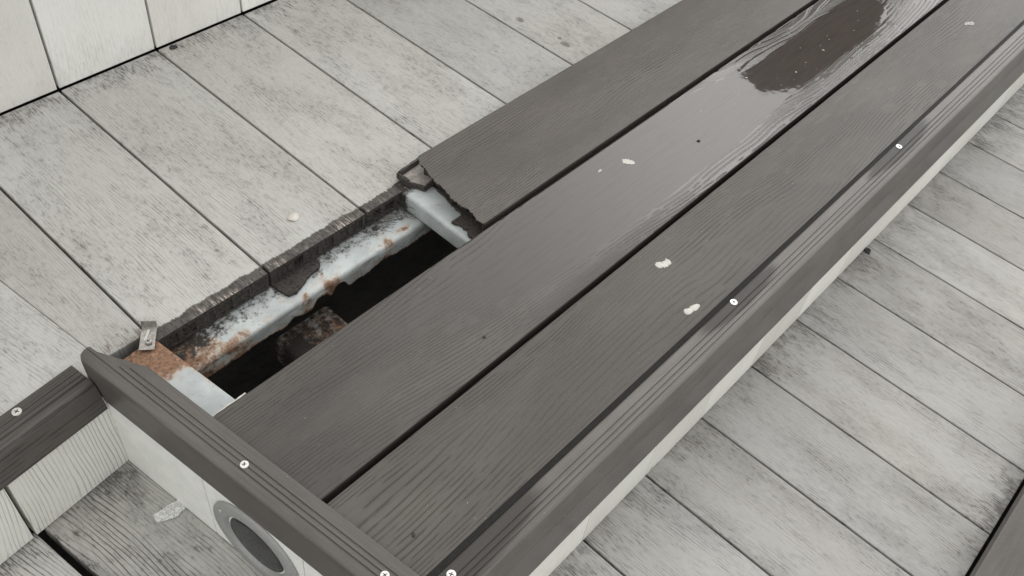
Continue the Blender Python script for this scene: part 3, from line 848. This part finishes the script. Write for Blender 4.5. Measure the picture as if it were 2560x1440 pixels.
for j, (k, q) in enumerate(prof):
    P[:, j, 0] = xs
    wob = 0.0008 * (fbm(xs * 50, np.full_like(xs, j * .12), 8, 2) - .5)
    if k == 'top':
        P[:, j, 1] = q; P[:, j, 2] = ZB + wob
    elif k == 'arc':
        a = q * math.pi / 2
        P[:, j, 1] = -0.0335 - R_ * math.sin(a); P[:, j, 2] = ZB - R_ * (1 - math.cos(a)) + wob
    else:
        P[:, j, 1] = -0.0335 - R_ + 2.5 * wob; P[:, j, 2] = (ZB - R_) + (zbot - (ZB - R_)) * q
    yv = P[:, j, 1]; zv = P[:, j, 2]
    left = 1 - sstep(0.375, 0.448, xs)
    ru[:, j] = 0.20 + 0.50 * left + 0.55 * np.exp(-((zv - zbot) / 0.0032) ** 2) * (k == 'face') + 0.50 * np.exp(-(((xs - 0.437) / 0.016) ** 2 + ((yv + 0.0345) / 0.008) ** 2)) \
        + 0.42 * np.exp(-(((xs - 0.662) / 0.014) ** 2 + ((yv + 0.034) / 0.006) ** 2)) + 0.45 * np.exp(-(((xs - 0.695) / 0.012) ** 2 + ((yv + 0.030) / 0.006) ** 2)) \
        + 0.45 * np.exp(-(((xs - 0.534) / 0.010) ** 2 + ((yv + 0.036) / 0.006) ** 2)) + 0.5 * np.exp(-(((xs - 0.572) / 0.012) ** 2 + ((yv + 0.040) / 0.006) ** 2))
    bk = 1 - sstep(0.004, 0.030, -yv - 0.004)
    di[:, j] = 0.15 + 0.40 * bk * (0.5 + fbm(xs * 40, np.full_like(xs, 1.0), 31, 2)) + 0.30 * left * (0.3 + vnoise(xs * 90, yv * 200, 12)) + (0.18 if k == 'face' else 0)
    if k == 'face':
        di[:, j] += 0.5 * np.exp(-((zv - zbot) / 0.0012) ** 2)
bo = grid_obj('beam', P, ru, di, M_STEEL, step)
sol = bo.modifiers.new('wall', 'SOLIDIFY'); sol.thickness = 0.0022; sol.offset = -1.0 if bo.data.polygons[30].normal.z > 0 else 1.0
# the beam's ragged far wall, deep in shadow, and the stub of a cross tube below
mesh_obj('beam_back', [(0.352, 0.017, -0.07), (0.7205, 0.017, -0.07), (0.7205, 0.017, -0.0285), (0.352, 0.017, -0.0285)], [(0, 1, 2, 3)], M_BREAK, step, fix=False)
cs = np.array(rounded_bar(0.086, 0.050, 0.010, 5))
ys = np.linspace(-0.012, -0.25, 60)
P = np.zeros((len(ys), len(cs), 3))
for a, (q, z) in enumerate(cs):
    P[:, a, 0] = 0.543 + q; P[:, a, 1] = ys; P[:, a, 2] = z - 0.104
yy = np.repeat(ys[:, None], len(cs), 1); qq = np.repeat(cs[None, :, 0], len(ys), 0)
ru = 0.48 + 0.45 * np.exp(-(((yy + .070) / .026) ** 2 + ((qq - .005) / 0.038) ** 2)); di = 0.60 + 0.4 * np.exp(-(((yy + .045) / .02) ** 2 + ((qq + .03) / 0.02) ** 2))
grid_obj('cross_tube', P, ru, di, M_STEEL, step)
# sliver of bright shim under the middle plank's corner
a, b = E(0.1075, -0.0835), E(0.1200, -0.0425)
d = (b - a).normalized(); n = Vector((-d.y, d.x, 0))
slab('shim', [(0.3440, -0.1362), (0.3810, -0.1362), (0.3810, -0.1345), (0.3440, -0.1352)], 0.0252, 0.0267, M_CHIP, step, 0.0003, 9)
# torn flap of old plank hanging under the end of a pale plank
slab('torn_flap', [(0.5150, 0.004), (0.5820, 0.004), (0.5790, -0.0100), (0.5720, -0.0145), (0.5600, -0.0150), (0.5420, -0.0230), (0.5300, -0.0270), (0.5200, -0.0250), (0.5160, -0.0140)], -0.0275, -0.0240, M_END, upper, 0.0012, 12)

# fixing clip ----------------------------------------------------------
clip = tag(empty('deck_clip', (0.357, 0.008, 0.0)), 'small steel fixing clip screwed to the rusty end joist', 'clip')
q = [Vector(v) for v in ((0.3418, -0.0007, 0), (0.3541, -0.0107, 0), (0.3722, 0.0151, 0), (0.3600, 0.0245, 0))]
ex = (q[1] - q[0]).normalized(); ey = Vector((-ex.y, ex.x, 0))
def cl(a, b): return q[0] + ex * a + ey * b
Wc, Lc = 0.0158, 0.0315
outl = [(0, 0), (Wc, 0), (Wc, Lc), (0, Lc)]
slot = [(0.0042, 0.0135), (0.0070, 0.0130), (0.0098, 0.0262), (0.0070, 0.0268)]
vs, fs = [], []
for z in (0.0030, 0.0042):
    vs += [tuple(cl(a, b) + Vector((0, 0, z))) for a, b in outl] + [tuple(cl(a, b) + Vector((0, 0, z))) for a, b in slot]
for t in tessellate_polygon([[Vector((a, b, 0)) for a, b in outl], [Vector((a, b, 0)) for a, b in slot]]):
    fs += [tuple(t), tuple(8 + k for k in t)]
for r_ in (range(4), range(4, 8)):
    r_ = list(r_)
    for i in range(4):
        j = (i + 1) % 4
        fs.append((r_[i], r_[j], 8 + r_[j], 8 + r_[i]))
mesh_obj('plate', [tuple(Vector(v) - Vector((0.357, 0.008, 0))) for v in vs], fs, M_CLIP, clip, loc=(0.357, 0.008, 0))
def tri_slab(name, pts, t, mat, parent):
    c = sum((Vector(p) for p in pts), Vector()) / len(pts)
    nrm = (Vector(pts[1]) - Vector(pts[0])).cross(Vector(pts[2]) - Vector(pts[0])).normalized()
    n = len(pts)
    vs = [tuple(Vector(p) - c - nrm * t / 2) for p in pts] + [tuple(Vector(p) - c + nrm * t / 2) for p in pts]
    fs = [tuple(range(n)), tuple(range(2 * n - 1, n - 1, -1))] + [(i, (i + 1) % n, n + (i + 1) % n, n + i) for i in range(n)]
    return mesh_obj(name, vs, fs, mat, parent, loc=c)
tri_slab('upstand', [tuple(cl(0, Lc) + Vector((0, 0, .0042))), tuple(cl(Wc, Lc) + Vector((0, 0, .0042))), tuple(cl(Wc, Lc + .001) + Vector((0, 0, .0125))), tuple(cl(0, Lc + .001) + Vector((0, 0, .0125)))], 0.0011, M_CLIP, clip)
tri_slab('top_lip', [tuple(cl(-.003, Lc + .001) + Vector((0, 0, .0125))), tuple(cl(Wc, Lc + .001) + Vector((0, 0, .0125))), tuple(cl(Wc, Lc + .0045) + Vector((0, 0, .0128))), tuple(cl(-.003, Lc + .0045) + Vector((0, 0, .0128)))], 0.0009, M_CLIP, clip)
tri_slab('slot_tongue', [tuple(cl(0.0040, 0.0120) + Vector((0, 0, .0046))), tuple(cl(0.0066, 0.0115) + Vector((0, 0, .0046))), tuple(cl(0.0094, 0.0262) + Vector((0, 0, .0052))), tuple(cl(0.0068, 0.0270) + Vector((0, 0, .0052)))], 0.0006, M_SCREW, clip)
screw(cl(0.0095, 0.0095) + Vector((0, 0, 0.0058)), clip, r=0.0037, turn=0.35, h=0.0014, mat=M_CLIP)

# ------------------------------------------------------------------ step light in the end riser
lamp = tag(empty('step_light', E(0.2045, VE, -0.0830)), 'round grey ring light set into the pale end riser', 'step light')
def lathe(name, prof, mat, parent, smooth=True, seg=64):
    """prof: (radius, out) pairs about the outward axis v."""
    vs, fs = [], []
    for k in range(seg):
        a = 2 * math.pi * k / seg
        for r, t in prof:
            p = U * (r * math.cos(a)) + Vector((0, 0, r * math.sin(a))) + V * t
            vs.append(tuple(p))
    m = len(prof)
    for k in range(seg):
        k2 = (k + 1) % seg
        for i in range(m - 1):
            fs.append((k * m + i, k2 * m + i, k2 * m + i + 1, k * m + i + 1))
    o = mesh_obj(name, vs, fs, mat, parent, loc=parent.location, smooth=smooth)
    return o
lathe('ring', [(0.0605, 0.0004), (0.0603, 0.0026), (0.0590, 0.0036), (0.0440, 0.0042), (0.0428, 0.0038), (0.0420, 0.0020), (0.0385, -0.0010), (0.0380, -0.0035), (0.0376, 0.0006)], M_RING, lamp)
lt = NT('dark_lens')
obj_, co_, _r = lt.coords(0.0)
nz = lt.noise(co_, 40.0, 4.0, 0.6)
lt.principled(Base_Color=lt.mix(lt.ss(nz, 0.35, 0.7), (0.008, 0.0085, 0.0085), (0.030, 0.032, 0.031)), Roughness=lt.m('ADD', 0.12, lt.m('MULTIPLY', nz, 0.3)), Specular_IOR_Level=0.30)
lathe('lens', [(0.0377, 0.0006), (0.0372, 0.0012), (0.030, 0.0016), (0.015, 0.0019), (0.0002, 0.0020)], lt.mat, lamp)
for a in (150, -30):
    p = U * (0.0515 * math.cos(math.radians(a))) + Vector((0, 0, 0.0515 * math.sin(math.radians(a)))) + V * 0.0044
    o = screw((0, 0, 0), None, r=0.0022, turn=0.3, h=0.0006)
    o.parent = lamp; o.location = p
    o.rotation_euler = V.to_track_quat('Z', 'Y').to_euler()

# ------------------------------------------------------------------ dark step across the walkway
step2 = tag(empty('far_step', (1.0, YBOX - 0.1, ZL)), 'dark plank step across the walkway, cut by the lower right corner', 'step')
for k in range(3):
    ya, yb_ = YBOX - 0.003 - 0.15 * k, YBOX - 0.003 - 0.15 * (k + 1) + 0.006
    poly_plank('plank', [(0.0, yb_), (2.6, yb_), (2.6, ya), (0.0, ya)], -0.127, -0.105, 0.0, M_NOSE, step2, bev=0.003)
upright('riser_board', (2.6, YBOX - 0.012), (0.0, YBOX - 0.012), ZL + .001, -0.1275, 0.02, M_BLACK, step2, bev=0)

# ------------------------------------------------------------------ small loose things
def blob(name, pts, radii, loc, rotz, mat, label, cat, flat=0.55, seed=1, group=None):
    """A lumpy strand: rings along pts with the given radii."""
    rr = random.Random(seed)
    seg = 14
    vs, fs = [], []
    P_ = []
    for i in range(len(pts) - 1):
        for k in range(5):
            f = k / 5
            P_.append((pts[i][0] + (pts[i + 1][0] - pts[i][0]) * f, pts[i][1] + (pts[i + 1][1] - pts[i][1]) * f, radii[i] + (radii[i + 1] - radii[i]) * f))
    P_.append((pts[-1][0], pts[-1][1], radii[-1]))
    n = len(P_)
    for i, (x, y, r) in enumerate(P_):
        x2, y2, _ = P_[min(i + 1, n - 1)]; x1, y1, _ = P_[max(i - 1, 0)]
        d = math.hypot(x2 - x1, y2 - y1); nx, ny = -(y2 - y1) / d, (x2 - x1) / d
        r *= (1 + rr.uniform(-.24, .24)) * (1 if 0 < i < n - 1 else 0.35)
        for k in range(seg):
            a = 2 * math.pi * k / seg
            q_ = r * (1 + rr.uniform(-.14, .14))
            vs.append((x + nx * q_ * math.cos(a), y + ny * q_ * math.cos(a), max(0, q_ * flat * (math.sin(a) + 0.6))))
    for i in range(n - 1):
        for k in range(seg):
            k2 = (k + 1) % seg
            fs.append((i * seg + k, i * seg + k2, (i + 1) * seg + k2, (i + 1) * seg + k))
    fs.append(tuple(range(seg))); fs.append(tuple(range((n - 1) * seg, n * seg))[::-1])
    o = mesh_obj(name, vs, fs, mat, None, loc=loc, rotz=rotz, smooth=True)
    return tag(o, label, cat, group)
CH = 'white chips on the dark planks'
blob('white_chip', [(-.0085, 0), (-.003, .0008), (.002, 0), (.0085, .0012)], [.0040, .0052, .0044, .0046], (0.9687, -0.1765, ZD - .0006), -0.95, M_CHIP, 'knobbly white chip lying in the film of water on the middle plank', 'chip', 0.15, 2, CH)
blob('white_chip', [(-.0105, -.001), (-.006, .001), (0, -.001), (.006, .001), (.0105, .0005)], [.0035, .0052, .0040, .0055, .0040], (0.8517, -0.3213, ZD - .0003), -0.35, M_CHIP, 'larger knobbly white chip near the seam on the front dark plank', 'chip', 0.14, 5, CH)
blob('white_chip', [(-.0120, -.002), (-.006, -.0016), (-.001, -.0004), (.005, .001), (.0120, .003)], [.0044, .0042, .0036, .0040, .0018], (0.8187, -0.3867, ZD - .0003), -0.40, M_CHIP, 'tapering white chip beside the front trim and its screw', 'chip', 0.16, 8, CH)
blob('white_chip', [(-.004, 0), (0, .0003), (.004, 0)], [.0010, .0018, .0012], (0.9248, -0.1623, ZD - .0004), 0.1, M_CHIP, 'tiny white sliver left of the chip in the water', 'chip', 0.5, 9, CH)
blob('white_smear', [(-.012, 0), (-.005, .0015), (.002, -.001), (.010, .001)], [.0020, .0042, .0046, .0026], (1.7082, -0.3449, ZD - .0003), -0.35, M_SMEAR, 'blurred white spot at the far end of the front dark plank', 'spot', 0.10, 12)
# thin round petal on the pale deck
n = 20
vs = [(0, 0, 0.0022)] + [(0.0078 * (1 + 0.10 * math.sin(3 * a + 1)) * math.cos(a), 0.0072 * math.sin(a), 0.0010 + 0.0009 * math.cos(2 * a)) for a in [2 * math.pi * i / n for i in range(n)]]
m0 = len(vs)
vs = vs + [(x, y, z - 0.0006) for x, y, z in vs]
fs = []
for i in range(n):
    j = (i + 1) % n
    fs += [(0, 1 + i, 1 + j), (m0, m0 + 1 + j, m0 + 1 + i), (1 + i, m0 + 1 + i, m0 + 1 + j, 1 + j)]
tag(mesh_obj('petal', vs, fs, M_PETAL, None, loc=(0.5904, 0.0532, 0.0003), rotz=0.4, smooth=True), 'pale round petal on the upper deck beside the gap', 'petal')
# crumpled clear film
nx, ny = 22, 12
X, Y = np.meshgrid(np.linspace(-1, 1, nx), np.linspace(-1, 1, ny), indexing='ij')
wid = 0.0085 * (1 - 0.35 * np.abs(X) ** 2) * (1 + 0.35 * (fbm(X * 4, X * 0, 3, 2) - .5))
Z = 0.0030 * fbm(X * 6, Y * 3, 17, 4) + 0.0045 * np.abs(vnoise(X * 5, Y * 2.5, 5) - .5) + 0.0008
pf_ = np.stack([X * 0.0190, Y * wid + 0.003 * X * X, Z], -1).reshape(-1, 3)
i = np.arange(nx - 1)[:, None] * ny + np.arange(ny - 1)[None, :]
film = mesh_obj('plastic_scrap', pf_.tolist(), np.stack([i, i + ny, i + ny + 1, i + 1], -1).reshape(-1, 4).tolist(), None, None, loc=(0.2862, -0.1010, ZL + .0004), rotz=-0.12, fix=False)
sol = film.modifiers.new('thickness', 'SOLIDIFY'); sol.thickness = 0.0003
ft = NT('clear_film')
tr = ft.n('ShaderNodeBsdfTransparent', {'Color': (0.95, 0.95, 0.94)})
gl = ft.n('ShaderNodeBsdfGlossy', {'Color': (1, 1, 1), 'Roughness': 0.12})
df = ft.n('ShaderNodeBsdfDiffuse', {'Color': (0.85, 0.85, 0.83)})
lw = ft.n('ShaderNodeLayerWeight', {'Blend': 0.35}, out=1)
m1 = ft.t.nodes.new('ShaderNodeMixShader'); ft.set(m1.inputs[0], 0.42); ft.set(m1.inputs[1], tr); ft.set(m1.inputs[2], df)
m2 = ft.t.nodes.new('ShaderNodeMixShader'); ft.set(m2.inputs[0], ft.m('ADD', 0.08, ft.m('MULTIPLY', lw, 0.5), clamp=True)); ft.set(m2.inputs[1], m1.outputs[0]); ft.set(m2.inputs[2], gl)
ft.t.links.new(m2.outputs[0], ft.out.inputs['Surface'])
film.data.materials[0] = ft.mat
tag(film, 'crumpled clear plastic scrap on the lower deck beside the end riser', 'plastic scrap')
# dark crumbs
CR = 'dark crumbs lying about'
blob('dirt_crumb', [(-.006, 0), (0, .001), (.006, 0)], [.003, .0055, .003], (0.6833, 0.4385, 0.0), 0.0, M_CRUMB, 'black clump against the foot of the board wall', 'crumb', 0.4, 20, CR)
blob('dirt_crumb', [(-.007, 0), (0, .002), (.006, 0)], [.002, .0045, .0025], (1.2757, -0.4530, ZL), 0.7, M_CRUMB, 'dark crumb on the walkway at the foot of the front riser', 'crumb', 0.6, 21, CR)
blob('dirt_crumb', [(-.0022, 0), (0, .0003), (.002, 0)], [.0011, .0018, .0011], (0.6106, -0.251, ZD - .0003), 0.0, M_CRUMB, 'tiny dark crumb on the near half of the middle plank', 'crumb', 0.6, 22, CR)
blob('dirt_crumb', [(-.0026, 0), (0, .0006), (.0026, 0)], [.0012, .0022, .0012], (1.0807, -0.2149, ZD - .0006), 0.9, M_CRUMB, 'tiny dark crumb standing in the puddle on the middle plank', 'crumb', 0.6, 23, CR)
blob('dirt_crumb', [(-.003, 0), (0, .0006), (.003, 0)], [.0008, .0018, .0008], (0.3947, -0.3668, ZD - .0002), 0.9, M_CRUMB, 'tiny dark crumb near the front corner of the front plank', 'crumb', 0.5, 24, CR)

# ------------------------------------------------------------------ unseen hut, added and shaped to darken the puddle's reflection
hut = tag(empty('unseen_hut', (6.0, 1.45, -0.22)), 'unseen narrow dark brown timber hut added for the dark reflection in the puddle', 'hut')
hw, hd, hh = 0.46, 0.5, 3.16
az = math.radians(19.0)
def hp(a, b, z): return (math.cos(az) * b - math.sin(az) * a, math.sin(az) * b + math.cos(az) * a, z)
nb = 7
for k in range(nb):
    a0, a1 = -hw + 2 * hw * k / nb, -hw + 2 * hw * (k + 1) / nb - .0005
    vs = [hp(a, b, z) for z in (0, hh) for a, b in ((a0, 0), (a1, 0), (a1, hd), (a0, hd))]
    mesh_obj('board', vs, [(0, 3, 2, 1), (4, 5, 6, 7), (0, 1, 5, 4), (1, 2, 6, 5), (2, 3, 7, 6), (3, 0, 4, 7)], M_TIMBER, hut, loc=hut.location)

pr_ = [(-hw - .06, hh - .05), (-hw - .06, hh), (0.12, hh + 0.34), (hw + .06, hh + 0.08), (hw + .06, hh - .05)]
vs = [hp(a, b, z) for b in (-.06, hd + .06) for a, z in pr_]
mesh_obj('roof', vs, [(0, 1, 2, 3, 4), (9, 8, 7, 6, 5)] + [(i, (i + 1) % 5, 5 + (i + 1) % 5, 5 + i) for i in range(5)], M_TIMBER, hut, loc=hut.location)

# ------------------------------------------------------------------ cobweb and fibres in the corner of the gap
rc = random.Random(31)
vs, fs = [], []
def fibre(p, q, sag, w=0.00022):
    n = 6
    b = len(vs)
    for i in range(n + 1):
        f = i / n
        c = p.lerp(q, f) + Vector((0, 0, -sag * 4 * f * (1 - f))) + Vector((rc.uniform(-1, 1), rc.uniform(-1, 1), rc.uniform(-1, 1))) * 0.0006
        for k in range(3):
            a = 2.0944 * k
            vs.append(tuple(c + Vector((math.cos(a) * w, math.sin(a) * w * .5, math.sin(a) * w))))
    for i in range(n):
        for k in range(3):
            k2 = (k + 1) % 3
            fs.append((b + i * 3 + k, b + i * 3 + k2, b + i * 3 + 3 + k2, b + i * 3 + 3 + k))
for i in range(60):
    p = Vector((rc.uniform(0.655, 0.735), rc.uniform(-0.004, 0.002), rc.uniform(-0.024, -0.002)))
    q = Vector((min(0.7215, p.x + rc.uniform(-0.01, 0.045)), rc.uniform(-0.030, -0.006), rc.uniform(-0.030, -0.010)))
    fibre(p, q, rc.uniform(-0.001, 0.004))
for i in range(26):
    x = rc.uniform(0.40, 0.70)
    p = Vector((x, -0.0005, rc.uniform(-0.022, -0.004)))
    fibre(p, p + Vector((rc.uniform(-.012, .012), rc.uniform(-.012, -.003), rc.uniform(-.010, .002))), 0.001)
tag(mesh_obj('cobweb', vs, fs, M_WEB, None, fix=False), 'dusty dark cobweb fibres in the corner of the gap', 'cobweb', kind='stuff')

# ------------------------------------------------------------------ pale specks afloat on the puddle
vs, fs = [], []
for i in range(27):
    x = rc.gauss(1.36, 0.13); y = rc.gauss(-0.205, 0.016)
    if not (1.05 < x < 1.66): continue
    r = rc.uniform(0.0003, 0.0008) * (2.0 if i < 3 else 1.0)
    a0 = rc.uniform(0, 3); el = rc.uniform(1.0, 2.2)
    b = len(vs)
    for k in range(7):
        a = 2 * math.pi * k / 7
        px, py = r * el * math.cos(a), r * math.sin(a)
        vs.append((x + px * math.cos(a0) - py * math.sin(a0), y + px * math.sin(a0) + py * math.cos(a0), ZD + WL - 0.0001))
    vs.append((x, y, ZD + WL + r * 0.5))
    fs += [(b + k, b + (k + 1) % 7, b + 7) for k in range(7)]
tag(mesh_obj('floating_specks', vs, fs, M_CHIP, None, fix=False), 'tiny pale specks floating on the puddle', 'specks', kind='stuff')
